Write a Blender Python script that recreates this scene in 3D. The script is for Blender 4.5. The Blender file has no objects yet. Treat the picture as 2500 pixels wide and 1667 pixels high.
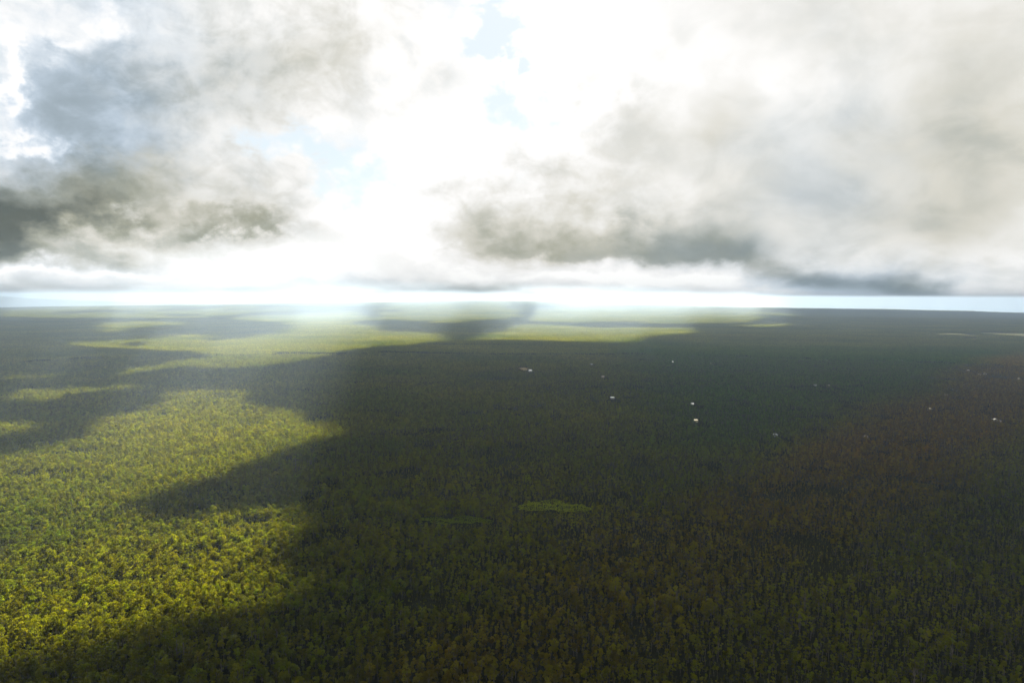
import bpy, math, random
import numpy as np

# ------------------------------------------------------------------ camera, sky, sun, exposure
scene = bpy.context.scene
col = scene.collection
CAM_Z = 230.0
PITCH, ROLL = 3.69, 0.25                       # degrees: tilt down, slight roll
cam_data = bpy.data.cameras.new('camera')
cam_data.lens, cam_data.sensor_width = 24.0, 36.0
cam_data.clip_start, cam_data.clip_end = 1.0, 120000.0
camera = bpy.data.objects.new('camera', cam_data)
col.objects.link(camera)
camera.location = (0.0, 0.0, CAM_Z)
camera.rotation_mode = 'QUATERNION'
from mathutils import Euler, Matrix, Vector
camera.rotation_quaternion = (Euler((math.radians(90 - PITCH), 0, 0)).to_matrix()
                              @ Matrix.Rotation(math.radians(ROLL), 3, 'Z')).to_quaternion()
scene.camera = camera

SUN_EL, SUN_AZ = math.radians(45.0), math.radians(9.0)      # azimuth to the right of straight ahead (+Y)
SUN_DIR = Vector((math.sin(SUN_AZ) * math.cos(SUN_EL), math.cos(SUN_AZ) * math.cos(SUN_EL), math.sin(SUN_EL)))
sun_data = bpy.data.lights.new('sun', 'SUN')
sun_data.energy, sun_data.angle = 5.0, math.radians(0.5)
sun_data.color = (1.0, 0.92, 0.72)
sun = bpy.data.objects.new('sun', sun_data)
col.objects.link(sun)
sun.rotation_mode = 'QUATERNION'
sun.rotation_quaternion = SUN_DIR.to_track_quat('Z', 'Y')
sun.location = (0, 0, 14000)

vs = scene.view_settings
vs.view_transform, vs.look, vs.gamma, vs.exposure = 'Standard', 'None', 1.0, 2.15
cy = scene.cycles
cy.max_bounces, cy.diffuse_bounces, cy.glossy_bounces = 4, 2, 1
cy.transmission_bounces, cy.transparent_max_bounces, cy.volume_bounces = 3, 6, 1
cy.use_denoising = True
cy.sample_clamp_indirect = 4.0
cy.use_adaptive_sampling = False


class Net:
    """small helper to write node trees as expressions"""
    def __init__(self, tree):
        self.t = tree
        for n in list(tree.nodes):
            tree.nodes.remove(n)

    def node(self, kind, **props):
        n = self.t.nodes.new(kind)
        for k, v in props.items():
            setattr(n, k, v)
        return n

    def put(self, sock, v):
        if hasattr(v, 'is_output'):
            self.t.links.new(v, sock)
        elif v is not None:
            if hasattr(sock.default_value, '__len__') and hasattr(v, '__len__') and len(v) == 3 and len(sock.default_value) == 4:
                v = (*v, 1.0)
            sock.default_value = v

    def m(self, op, a, b=None, c=None, clamp=False):
        n = self.node('ShaderNodeMath', operation=op, use_clamp=clamp)
        for i, v in enumerate((a, b, c)):
            if v is not None:
                self.put(n.inputs[i], v)
        return n.outputs[0]

    def smooth(self, v, a, b, lo=0.0, hi=1.0):
        n = self.node('ShaderNodeMapRange', interpolation_type='SMOOTHSTEP')
        self.put(n.inputs[0], v)
        for i, q in zip((1, 2, 3, 4), (a, b, lo, hi)):
            n.inputs[i].default_value = q
        return n.outputs[0]

    def xyz(self, x, y, z):
        n = self.node('ShaderNodeCombineXYZ')
        for i, v in enumerate((x, y, z)):
            self.put(n.inputs[i], v)
        return n.outputs[0]

    def noise(self, vec, scale, detail=4.0, rough=0.55, dist=0.0, lac=2.0):
        n = self.node('ShaderNodeTexNoise')
        self.put(n.inputs['Vector'], vec)
        n.inputs['Scale'].default_value = scale
        n.inputs['Detail'].default_value = detail
        n.inputs['Roughness'].default_value = rough
        n.inputs['Distortion'].default_value = dist
        n.inputs['Lacunarity'].default_value = lac
        return n.outputs['Fac']

    def mix(self, f, a, b, blend='MIX'):
        n = self.node('ShaderNodeMix', data_type='RGBA', blend_type=blend)
        self.put(n.inputs[0], f)
        self.put(n.inputs[6], a)
        self.put(n.inputs[7], b)
        return n.outputs[2]

    def ramp(self, f, stops):
        n = self.node('ShaderNodeValToRGB')
        e = n.color_ramp.elements
        while len(e) > 1:
            e.remove(e[-1])
        e[0].position, e[0].color = stops[0][0], (*stops[0][1], 1)
        for p, c in stops[1:]:
            k = e.new(p)
            k.color = (*c, 1)
        self.put(n.inputs[0], f)
        return n.outputs[0]


# cloud masses of the sky as (azimuth, elevation, half width, reach up, reach down, thickness, tilt), in radians
CLOUD_MASSES = [
    (-0.6409, 0.0520, 0.1229, 0.0511, 0.0143, 0.780, -0.030),
    (-0.5257, 0.0811, 0.1575, 0.0607, 0.0221, 0.420, 0.060),
    (-0.3719, 0.0985, 0.0554, 0.0190, 0.0095, 0.360, 0.050),
    (-0.6220, 0.1210, 0.1095, 0.0622, 0.0518, 0.220, 0.000),
    (-0.5397, 0.2356, 0.1549, 0.1040, 0.0985, 0.300, 0.000),
    (-0.3681, 0.2879, 0.1443, 0.1012, 0.0893, 0.260, 0.000),
    (-0.2777, 0.3491, 0.1062, 0.0491, 0.0613, 0.160, 0.000),
    (-0.4750, 0.1601, 0.1412, 0.0510, 0.0510, 0.200, 0.000),
    (-0.5774, 0.0405, 0.1478, 0.0085, 0.0096, 0.240, -0.000),
    (-0.6175, 0.0072, 0.1781, 0.0073, 0.0062, 0.200, 0.000),
    (-0.3954, 0.0146, 0.1629, 0.0071, 0.0059, 0.100, 0.000),
    (-0.1741, 0.0135, 0.1608, 0.0100, 0.0075, 0.120, 0.000),
    (0.0336, 0.0776, 0.1083, 0.0765, 0.0191, 0.340, -0.100),
    (0.1714, 0.0617, 0.1238, 0.0440, 0.0101, 0.400, -0.100),
    (0.2858, 0.0485, 0.0998, 0.0490, 0.0122, 0.340, -0.200),
    (0.4257, 0.0179, 0.1164, 0.0209, 0.0116, 0.500, -0.080),
    (0.5497, 0.0103, 0.0788, 0.0218, 0.0076, 0.520, -0.000),
    (0.1272, 0.1266, 0.2071, 0.0759, 0.0569, 0.100, 0.000),
    (0.4791, 0.1094, 0.2109, 0.1075, 0.0566, 0.240, 0.000),
    (0.5743, 0.0779, 0.0899, 0.0321, 0.0321, 0.100, 0.000),
    (0.2695, 0.2558, 0.0711, 0.0430, 0.0492, 0.150, 0.000),
    (0.3165, 0.2082, 0.0691, 0.0364, 0.0364, 0.140, 0.000),
    (0.1318, 0.2508, 0.0689, 0.0569, 0.0632, 0.180, 0.000),
    (0.3456, 0.1670, 0.2145, 0.1320, 0.0900, 0.070, 0.000),
    (0.6126, 0.1958, 0.1025, 0.2191, 0.1565, 0.220, 0.000),
    (0.4472, 0.3069, 0.2178, 0.1150, 0.1150, 0.100, 0.000),
    (-0.0169, 0.0220, 0.0638, 0.0089, 0.0077, 0.340, 0.000),
    (-0.0740, 0.0173, 0.0761, 0.0127, 0.0076, 0.160, 0.000),
    (0.1536, 0.0150, 0.1121, 0.0063, 0.0063, 0.120, 0.000),
    (0.3122, 0.3681, 0.2195, 0.0425, 0.0486, 0.080, 0.000),
    (-0.0613, 0.1143, 0.0762, 0.0573, 0.0382, 0.120, 0.000),
    (0.0752, 0.3302, 0.1585, 0.1018, 0.0954, -0.140, 0.000),
    (-0.1733, 0.1245, 0.1114, 0.0879, 0.0628, -0.130, 0.000),
    (0.2328, 0.3286, 0.0725, 0.0559, 0.0559, -0.100, 0.000),
    (-0.0864, 0.2163, 0.0823, 0.0762, 0.0635, -0.120, 0.000),
    (0.3696, 0.2853, 0.0665, 0.0416, 0.0297, -0.120, 0.000),
    (-0.3731, 0.0414, 0.1438, 0.0154, 0.0238, -0.180, 0.000),
    (0.2026, 0.0275, 0.1346, 0.0075, 0.0087, -0.250, -0.060),
    (0.6158, 0.0195, 0.0383, 0.0208, 0.0208, -0.250, 0.000),
    (0.3764, 0.0503, 0.0717, 0.0237, 0.0178, -0.100, 0.000),
    (0.1887, 0.1317, 0.0554, 0.0313, 0.0251, -0.100, 0.000),
    (-0.6266, 0.2459, 0.0209, 0.0517, 0.0310, -0.400, 0.000),
    (-0.6113, 0.1888, 0.0299, 0.0115, 0.0104, -0.300, 0.000),
    (-0.5690, 0.2982, 0.0226, 0.0215, 0.0134, -0.220, 0.000),
    (-0.6417, 0.0268, 0.2046, 0.0041, 0.0041, -0.200, 0.000),
]
BLUE_GAPS = [
    (-0.2682, 0.2088, 0.0712, 0.0406, 0.0406, 0.850, 0.000),
    (-0.0177, 0.2637, 0.0510, 0.0421, 0.0421, 0.750, 0.000),
    (0.0129, 0.3656, 0.0357, 0.0255, 0.0255, 1.100, 0.000),
    (-0.2094, 0.1652, 0.0488, 0.0412, 0.0412, 0.600, 0.000),
    (-0.1107, 0.3761, 0.0630, 0.0507, 0.0317, 0.350, 0.000),
    (-0.0367, 0.3519, 0.0382, 0.0191, 0.0191, 0.600, 0.000),
    (-0.2019, 0.3237, 0.0551, 0.0375, 0.0375, 0.300, 0.000),
]
COOL_MASSES = [
    (-0.5574, 0.2478, 0.1929, 0.1407, 0.0920, 0.950, 0.000),
    (-0.6299, 0.1302, 0.0833, 0.0825, 0.0825, 0.500, 0.000),
    (-0.4890, 0.1907, 0.0994, 0.0450, 0.0450, 0.300, 0.000),
    (0.2620, 0.0639, 0.0952, 0.0370, 0.0246, 0.600, 0.000),
    (0.4570, 0.0149, 0.1798, 0.0286, 0.0229, 0.950, 0.000),
    (0.4265, 0.1620, 0.1163, 0.1161, 0.0871, 0.450, 0.000),
    (-0.3513, 0.0181, 0.6747, 0.0180, 0.0180, 0.400, 0.000),
]

world = bpy.data.worlds.new('World')
scene.world = world
world.use_nodes = True
W = Net(world.node_tree)
tc = W.node('ShaderNodeTexCoord').outputs['Generated']
sp = W.node('ShaderNodeSeparateXYZ')
W.put(sp.inputs[0], tc)
dx, dy, dz = sp.outputs
az0 = W.m('ARCTAN2', dx, dy)
el0 = W.m('ARCSINE', dz)
pos = W.xyz(az0, W.m('MULTIPLY', el0, 1.5), 0.0)
warp_k = W.smooth(el0, 0.0, 0.14, 0.18, 1.0)     # clouds near the horizon are far off and flat


def wobble(scale, seed, detail, rough):
    return W.m('SUBTRACT', W.noise(W.xyz(az0, W.m('MULTIPLY', el0, 1.25), seed), scale, detail, rough), 0.5)


torn = W.m('MAXIMUM', W.smooth(az0, 0.05, 0.30, 1.0, 0.30), W.smooth(el0, 0.10, 0.04, 0.0, 0.8))   # the bank to the east is smooth, the rest is torn
az = W.m('ADD', az0, W.m('MULTIPLY_ADD', wobble(5.5, 3.1, 3.0, 0.5), 0.34, W.m('MULTIPLY', wobble(17.0, 8.3, 9.0, 0.62), W.m('MULTIPLY', torn, 0.14))))
el = W.m('ADD', el0, W.m('MULTIPLY', W.m('MULTIPLY_ADD', wobble(5.5, 7.7, 3.0, 0.5), 0.20, W.m('MULTIPLY', wobble(19.0, 1.9, 9.0, 0.62), W.m('MULTIPLY', torn, 0.14))), warp_k))


def blob_sum(rows):
    tot = None
    for a, e, sx, su, sd, amp, tilt in rows:
        ua = W.m('SUBTRACT', az, a)
        ve = W.m('SUBTRACT', el, e)
        if tilt:
            ve = W.m('SUBTRACT', ve, W.m('MULTIPLY', ua, tilt))
        up = W.m('GREATER_THAN', ve, 0.0)
        inv = W.m('MULTIPLY_ADD', up, 1 / su - 1 / sd, 1 / sd)
        v = W.m('MULTIPLY', ve, inv)
        u = W.m('MULTIPLY', ua, 1 / sx)
        q = W.m('MULTIPLY_ADD', u, u, W.m('MULTIPLY', v, v))
        g = W.m('EXPONENT', W.m('MULTIPLY', q, -1.0))
        tot = W.m('MULTIPLY', g, amp) if tot is None else W.m('MULTIPLY_ADD', g, amp, tot)
    return tot


thick = W.m('ADD', blob_sum(CLOUD_MASSES), 0.095)
blue = blob_sum(BLUE_GAPS)
cool_f = blob_sum(COOL_MASSES)
flat = W.xyz(az0, W.m('MULTIPLY', W.m('POWER', W.m('MAXIMUM', el0, 0.0), 0.75), 1.25), 0.0)
n_mid = W.noise(flat, 8.0, 10.0, 0.55, 0.5)
n_fine = W.noise(flat, 24.0, 9.0, 0.62, 0.4)
billow = W.m('SUBTRACT', W.smooth(W.m('MULTIPLY_ADD', n_fine, 0.45, W.m('MULTIPLY', n_mid, 0.55)), 0.42, 0.60), 0.5)
mid_thick = W.m('MULTIPLY', W.smooth(thick, 0.02, 0.18), W.smooth(thick, 0.85, 0.25, 0.35, 1.0))
thick = W.m('ADD', thick, W.m('MULTIPLY', W.m('SUBTRACT', n_mid, 0.5), W.m('MULTIPLY_ADD', mid_thick, 0.16, 0.18)))
thick = W.m('ADD', thick, W.m('MULTIPLY', W.m('MULTIPLY', billow, torn), W.m('MULTIPLY_ADD', mid_thick, 0.10, 0.07)))
# sky thickened out of view, overhead and behind, to dim the ambient light
thick = W.m('ADD', thick, W.smooth(el0, 0.50, 0.85, 0.0, 0.60))
thick = W.m('ADD', thick, W.smooth(dy, 0.35, -0.4, 0.0, 0.30))
cool = W.ramp(thick, [(0.0, (1.10, 1.10, 1.10)), (0.08, (0.98, 0.99, 1.0)), (0.22, (0.74, 0.82, 0.90)), (0.42, (0.50, 0.59, 0.68)),
                      (0.70, (0.25, 0.31, 0.34)), (1.0, (0.10, 0.13, 0.13))])
warm = W.ramp(thick, [(0.0, (1.12, 1.11, 1.08)), (0.08, (1.00, 0.99, 0.97)), (0.22, (0.87, 0.86, 0.82)), (0.42, (0.69, 0.675, 0.60)),
                      (0.70, (0.38, 0.385, 0.30)), (1.0, (0.14, 0.155, 0.13))])
side = W.m('ADD', cool_f, W.m('MULTIPLY', W.m('SUBTRACT', n_mid, 0.5), 0.8), clamp=True)
cloud_col = W.mix(side, warm, cool)
sky = W.node('ShaderNodeTexSky', sky_type='NISHITA', sun_disc=False)
sky.sun_elevation, sky.sun_rotation = SUN_EL, SUN_AZ
sky.altitude = 200.0
sky_col = W.mix(1.0, sky.outputs[0], (0.10, 0.10, 0.10), 'MULTIPLY')
blue_f = W.m('MULTIPLY', W.smooth(W.m('ADD', blue, W.m('MULTIPLY', billow, 0.35)), 0.10, 0.75), W.smooth(thick, 0.32, 0.12))
pale = W.mix(0.5, sky_col, (1.10, 1.18, 1.15))
final = W.mix(blue_f, cloud_col, pale)
final = W.mix(W.smooth(el0, 0.0, -0.06), final, (0.10, 0.11, 0.09))
bg = W.node('ShaderNodeBackground')
W.put(bg.inputs[0], final)
bg.inputs[1].default_value = 0.235
wo = W.node('ShaderNodeOutputWorld')
W.t.links.new(bg.outputs[0], wo.inputs[0])
world.cycles.sampling_method = 'MANUAL'
world.cycles.sample_map_resolution = 512

# ------------------------------------------------------------------ numeric helpers
_tab = np.random.default_rng(5).random((256, 256)).astype(np.float32)


def vnoise(x, y):
    x = np.asarray(x, float); y = np.asarray(y, float)
    xi = np.floor(x).astype(int); yi = np.floor(y).astype(int)
    fx = x - xi; fy = y - yi
    fx = fx * fx * (3 - 2 * fx); fy = fy * fy * (3 - 2 * fy)
    a = _tab[xi & 255, yi & 255]; b = _tab[(xi + 1) & 255, yi & 255]
    c = _tab[xi & 255, (yi + 1) & 255]; d = _tab[(xi + 1) & 255, (yi + 1) & 255]
    return (a * (1 - fx) + b * fx) * (1 - fy) + (c * (1 - fx) + d * fx) * fy


def fbm(x, y, size, octaves=4):
    """noise between about -1 and 1, largest feature = size"""
    tot = 0; amp = 1.0; norm = 0
    for k in range(octaves):
        tot = tot + amp * (vnoise(x / size * 2 ** k + 17.3 * k, y / size * 2 ** k + 5.1 * k) * 2 - 1)
        norm += amp; amp *= 0.5
    return tot / norm * 1.6


def sstep(v, a, b):
    t = np.clip((v - a) / (b - a), 0, 1)
    return t * t * (3 - 2 * t)


CREST_AZ = np.radians([-180, -60, -36.9, -22, -11.4, -6.5, -2.8, 0.5, 5.6, 15.1, 23.3, 36.9, 60, 180])
CREST_Z = np.array([-40, -30, -10, 30, 92, 126, 150, 148, 96, 71, 38, -28, -40, -40.0])


def ground_z(x, y):
    x = np.asarray(x, float); y = np.asarray(y, float)
    r = np.hypot(x, y)
    a = np.arctan2(x, y)
    z = 5.0 * fbm(x, y * 2.4, 900, 3) * sstep(r, 200, 900)
    z = z + 14 * fbm(x + 900, y * 1.6, 3000, 2) * sstep(r, 1500, 4500)
    crest = sum(np.interp(a + o, CREST_AZ, CREST_Z) for o in (-0.03, -0.015, 0, 0.015, 0.03)) / 5
    z = z + 26 * fbm(a * 9000, r * 0.25, 2200, 4) * sstep(r, 9000, 14500)
    z = z + crest * sstep(r, 6500, 15500) - 420 * sstep(r, 15500, 27000)
    return z


def mesh_from(name, v, f_loops, f_sizes, mats=(), smooth=False):
    me = bpy.data.meshes.new(name)
    v = np.asarray(v, np.float32)
    f_loops = np.asarray(f_loops, np.int32).ravel()
    f_sizes = np.asarray(f_sizes, np.int32)
    me.vertices.add(len(v)); me.vertices.foreach_set('co', v.ravel())
    me.loops.add(len(f_loops)); me.loops.foreach_set('vertex_index', f_loops)
    me.polygons.add(len(f_sizes))
    starts = np.concatenate(([0], np.cumsum(f_sizes)[:-1])).astype(np.int32)
    me.polygons.foreach_set('loop_start', starts)
    me.polygons.foreach_set('use_smooth', np.full(len(f_sizes), smooth))
    for m in mats:
        me.materials.append(m)
    me.update(calc_edges=True)
    return me


def quads_mesh(name, v, q, mats=(), smooth=False):
    q = np.asarray(q, np.int32)
    return mesh_from(name, v, q, np.full(len(q), q.shape[1]), mats, smooth)


def link(name, me, parent=None, **props):
    o = bpy.data.objects.new(name, me)
    col.objects.link(o)
    o.parent = parent
    for k, v in props.items():
        o[k] = v
    return o


def material(name):
    m = bpy.data.materials.new(name)
    m.use_nodes = True
    return m, Net(m.node_tree)


def finish(N, shader, volume=False):
    o = N.node('ShaderNodeOutputMaterial')
    N.t.links.new(shader, o.inputs[1 if volume else 0])


def diffuse(N, c, rough=0.9, spec=0.0):
    b = N.node('ShaderNodeBsdfPrincipled')
    N.put(b.inputs['Base Color'], c)
    N.put(b.inputs['Roughness'], rough)
    b.inputs['Specular IOR Level'].default_value = spec
    return b.outputs[0]


# ------------------------------------------------------------------ materials
def zone(N, p):
    """foliage tint by place: 0..1 towards a reddish band on the east side, 0..1 towards olive"""
    sx = N.node('ShaderNodeSeparateXYZ')
    N.put(sx.inputs[0], p)
    x, y, z = sx.outputs
    n1 = N.noise(p, 0.0022, 5.0, 0.6)
    n2 = N.noise(p, 0.0045, 4.0, 0.6)
    # reddish tint in a belt running from the south-centre to the north-east
    band = N.m('SUBTRACT', x, N.m('MULTIPLY_ADD', y, 0.97, -400.0))
    red = N.m('SUBTRACT', 1.0, N.m('ABSOLUTE', N.m('DIVIDE', N.m('ADD', band, N.m('MULTIPLY', N.m('SUBTRACT', n1, 0.5), 300.0)), N.m('MULTIPLY_ADD', y, 0.13, 90.0))), clamp=True)
    red = N.m('MULTIPLY', N.m('MULTIPLY', N.smooth(red, 0.0, 0.7), N.smooth(y, 3600.0, 2300.0)), N.smooth(y, 500.0, 1100.0, 0.45, 1.0))
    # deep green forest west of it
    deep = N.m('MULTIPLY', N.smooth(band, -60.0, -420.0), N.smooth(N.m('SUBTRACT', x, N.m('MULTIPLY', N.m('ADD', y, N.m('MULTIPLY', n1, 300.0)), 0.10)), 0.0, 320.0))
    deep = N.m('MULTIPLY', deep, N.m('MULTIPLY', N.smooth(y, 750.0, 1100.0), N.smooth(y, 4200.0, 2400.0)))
    return red, deep, n1, n2


def leaf_material(name, base_a, base_b, base_c, trans=0.50, per_tree=False):
    m, N = material(name)
    p = N.node('ShaderNodeNewGeometry').outputs['Position']
    rnd = N.node('ShaderNodeAttribute', attribute_name='tone').outputs['Fac'] if per_tree else N.node('ShaderNodeObjectInfo').outputs['Random']
    red, deep, n1, n2 = zone(N, p)
    fine = N.noise(p, 0.11, 3.0, 0.6)
    f1 = N.m('ADD', N.m('MULTIPLY', N.m('SUBTRACT', n1, 0.5), 3.0), N.m('MULTIPLY_ADD', fine, 0.9, 0.02), clamp=True)
    f2 = N.m('ADD', N.m('MULTIPLY', N.m('SUBTRACT', n2, 0.5), 1.6), N.m('SUBTRACT', rnd, 0.25), clamp=True)
    c = N.mix(f1, base_a, base_b)
    c = N.mix(f2, c, base_c)
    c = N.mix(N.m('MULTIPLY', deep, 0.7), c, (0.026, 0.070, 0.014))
    c = N.mix(N.m('MULTIPLY', red, 0.85), c, (0.110, 0.064, 0.015))
    # tree to tree differences in lightness
    h = N.node('ShaderNodeHueSaturation')
    N.put(h.inputs['Color'], c)
    N.put(h.inputs['Value'], N.m('MULTIPLY_ADD', N.m('FRACT', N.m('MULTIPLY', rnd, 7.31)), 0.9, 0.55))
    N.put(h.inputs['Hue'], N.m('MULTIPLY_ADD', N.m('FRACT', N.m('MULTIPLY', rnd, 3.7)), 0.035, 0.49))
    c = h.outputs[0]
    d = diffuse(N, c, 0.75)
    t = N.node('ShaderNodeBsdfTranslucent')
    N.put(t.inputs[0], N.mix(1.0, c, (2.55, 2.5, 0.3), 'MULTIPLY'))
    mx = N.node('ShaderNodeMixShader')
    mx.inputs[0].default_value = trans
    N.t.links.new(d, mx.inputs[1]); N.t.links.new(t.outputs[0], mx.inputs[2])
    finish(N, mx.outputs[0])
    return m


TINTS = ((0.052, 0.068, 0.008), (0.132, 0.127, 0.008), (0.078, 0.074, 0.010))
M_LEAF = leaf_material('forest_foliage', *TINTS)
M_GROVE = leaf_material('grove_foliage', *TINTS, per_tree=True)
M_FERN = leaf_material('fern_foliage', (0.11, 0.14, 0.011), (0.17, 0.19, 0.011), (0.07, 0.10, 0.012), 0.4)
m, N = material('pale_bark')
p = N.node('ShaderNodeTexCoord').outputs['Object']
finish(N, diffuse(N, N.ramp(N.noise(p, 1.3, 4.0), [(0.3, (0.07, 0.06, 0.05)), (0.7, (0.20, 0.18, 0.155))])))
M_BARK = m

m, N = material('forest_floor')
p = N.node('ShaderNodeNewGeometry').outputs['Position']
red, deep, n1, n2 = zone(N, p)
c = N.ramp(N.noise(p, 0.06, 6.0, 0.7), [(0.30, (0.007, 0.008, 0.003)), (0.55, (0.016, 0.019, 0.005)), (0.78, (0.045, 0.050, 0.008))])
c = N.mix(N.m('MULTIPLY', n1, 0.5), c, (0.030, 0.026, 0.010))
b = N.node('ShaderNodeBsdfPrincipled')
N.put(b.inputs['Base Color'], c)
b.inputs['Roughness'].default_value = 0.95
b.inputs['Specular IOR Level'].default_value = 0.0
bp = N.node('ShaderNodeBump')
bp.inputs['Strength'].default_value = 0.8
bp.inputs['Distance'].default_value = 4.0
N.put(bp.inputs['Height'], N.noise(p, 0.12, 4.0, 0.7))
N.t.links.new(bp.outputs[0], b.inputs['Normal'])
finish(N, b.outputs[0])
M_GROUND = m

m, N = material('dry_pasture')
p = N.node('ShaderNodeNewGeometry').outputs['Position']
finish(N, diffuse(N, N.ramp(N.noise(p, 0.02, 5.0, 0.65), [(0.35, (0.24, 0.24, 0.10)), (0.65, (0.46, 0.43, 0.22))])))
M_PASTURE = m
m, N = material('bare_soil')
p = N.node('ShaderNodeNewGeometry').outputs['Position']
finish(N, diffuse(N, N.ramp(N.noise(p, 0.2, 5.0, 0.65), [(0.35, (0.14, 0.115, 0.065)), (0.65, (0.25, 0.20, 0.12))])))
M_SOIL = m
m, N = material('road_gravel')
p = N.node('ShaderNodeNewGeometry').outputs['Position']
finish(N, diffuse(N, N.ramp(N.noise(p, 0.3, 5.0, 0.65), [(0.35, (0.12, 0.115, 0.11)), (0.65, (0.22, 0.21, 0.20))])))
M_ROAD = m


def paint(name, c, rough, metal=0.0):
    m, N = material(name)
    p = N.node('ShaderNodeTexCoord').outputs['Object']
    k = N.noise(p, 0.7, 5.0, 0.6)
    cc = N.mix(N.smooth(k, 0.3, 0.75), c, tuple(q * 0.86 for q in c))
    b = N.node('ShaderNodeBsdfPrincipled')
    N.put(b.inputs['Base Color'], cc)
    b.inputs['Roughness'].default_value = rough
    b.inputs['Metallic'].default_value = metal
    finish(N, b.outputs[0])
    return m


M_ROOF = {'white': paint('white_metal_roof', (0.92, 0.93, 0.94), 0.2, 0.85),
          'grey': paint('grey_metal_roof', (0.50, 0.53, 0.56), 0.3, 0.5),
          'cream': paint('cream_metal_roof', (0.85, 0.76, 0.52), 0.25, 0.6),
          'tan': paint('tan_metal_roof', (0.46, 0.38, 0.32), 0.45)}
M_WALL = {'white': paint('white_wall', (0.74, 0.74, 0.72), 0.8), 'grey': paint('grey_wall', (0.4, 0.42, 0.43), 0.8),
          'cream': paint('cream_wall', (0.7, 0.62, 0.42), 0.8), 'tan': paint('tan_wall', (0.36, 0.29, 0.23), 0.8)}

# ------------------------------------------------------------------ ground
na, nr = 400, 150
rad = np.concatenate(([0.0], np.geomspace(60, 38000, nr)))
ang = np.linspace(-math.pi, math.pi, na, endpoint=False)
R, A = np.meshgrid(rad[1:], ang, indexing='ij')
gx, gy = R * np.sin(A), R * np.cos(A)
gv = np.concatenate(([[0, 0, ground_z(0.0, 0.0)]], np.stack([gx.ravel(), gy.ravel(), ground_z(gx, gy).ravel()], 1)))
idx = 1 + np.arange(nr * na).reshape(nr, na)
nx = np.roll(idx, -1, axis=1)
quads = np.stack([idx[:-1], nx[:-1], nx[1:], idx[1:]], -1).reshape(-1, 4)[:, ::-1]
tris = np.stack([np.zeros(na, int), nx[0], idx[0]], -1)[:, ::-1]
me = mesh_from('ground', gv, np.concatenate([quads.ravel(), tris.ravel()]),
               np.concatenate([np.full(len(quads), 4), np.full(len(tris), 3)]), [M_GROUND], True)
if me.polygons[0].normal.z < 0:
    me.flip_normals()
link('ground', me, kind='structure')

# far ridge beyond the plain at the left end of the horizon: a solid ridge with a foot on both sides
ha = np.radians(np.linspace(-75, -20, 90))
prof = np.interp(np.degrees(ha), [-75, -60, -45, -40, -37.2, -35.4, -32.2, -29, -25, -20], [150, 190, 225, 230, 210, 120, 40, 5, -35, -80])
prof = prof + 9 * fbm(np.degrees(ha) * 100, 0 * ha + 50, 250, 3)
rows = []
for rr, k in ((25000, -1.0), (27000, 0.35), (29000, 0.85), (30500, 1.0), (32500, 0.8), (35500, -1.0)):
    zz = np.where(k < 0, -430.0, -430 + (prof + 430) * k)
    rows.append(np.stack([rr * np.sin(ha), rr * np.cos(ha), zz], 1))
hv = np.concatenate(rows)
n = len(ha)
hq = [(i * n + j, i * n + j + 1, (i + 1) * n + j + 1, (i + 1) * n + j) for i in range(5) for j in range(n - 1)]
hq += [(j + 1, j, 5 * n + j, 5 * n + j + 1) for j in range(n - 1)]
me = quads_mesh('hills', hv, hq, [M_GROUND], True)
link('hills', me, kind='structure')

# ------------------------------------------------------------------ clearings, fields, road, houses (all in metres on the ground)
OPEN_SPOTS = [
    (38.67, 738.8, 86.26, 40.74, 0),
    (-51.9, 687.1, 84.84, 19.82, 0),
    (508.4, 830.1, 32.96, 31.21, 0),
    (38.05, 2179, 36.84, 86.24, 0),
    (57.75, 2114, 15.15, 16.12, 0),
    (273.6, 2350, 13.46, 15, 0),
    (578.7, 2449, 11, 15, 0),
    (702.9, 2395, 11, 15, 0),
    (233.8, 1575, 13.5, 15, 0),
    (391.8, 1470, 11.18, 15, 0),
    (344.6, 1265, 11, 15, 0),
    (262.8, 1959, 12.05, 15, 0),
    (1384, 3047, 15.97, 16.77, 0),
    (1175, 2551, 14.18, 15.35, 0),
    (799, 1788, 11, 15, 0),
    (825.9, 1771, 11, 15, 0),
    (1665, 2584, 15.85, 16.68, 0),
    (1620, 2561, 12.68, 15, 0),
    (1431, 2507, 23.05, 20, 0),
    (1698, 2480, 19.88, 19.9, 0),
    (1567, 2701, 13.1, 15, 0),
    (1439, 2147, 12.73, 15, 0),
    (1412, 2052, 11, 15, 0),
    (1437, 2064, 11, 15, 0),
    (1461, 1960, 13.23, 15, 0),
    (1209, 1819, 13.73, 15, 0),
    (1021, 1592, 11.69, 15, 0),
    (866.8, 1404, 11, 15, 0),
    (922.1, 1293, 11, 15, 0),
    (921.7, 1280, 11, 15, 0),
    (446.6, 1144, 11, 15, 0),
    (591.7, 1129, 11, 15, 0),
]
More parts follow.
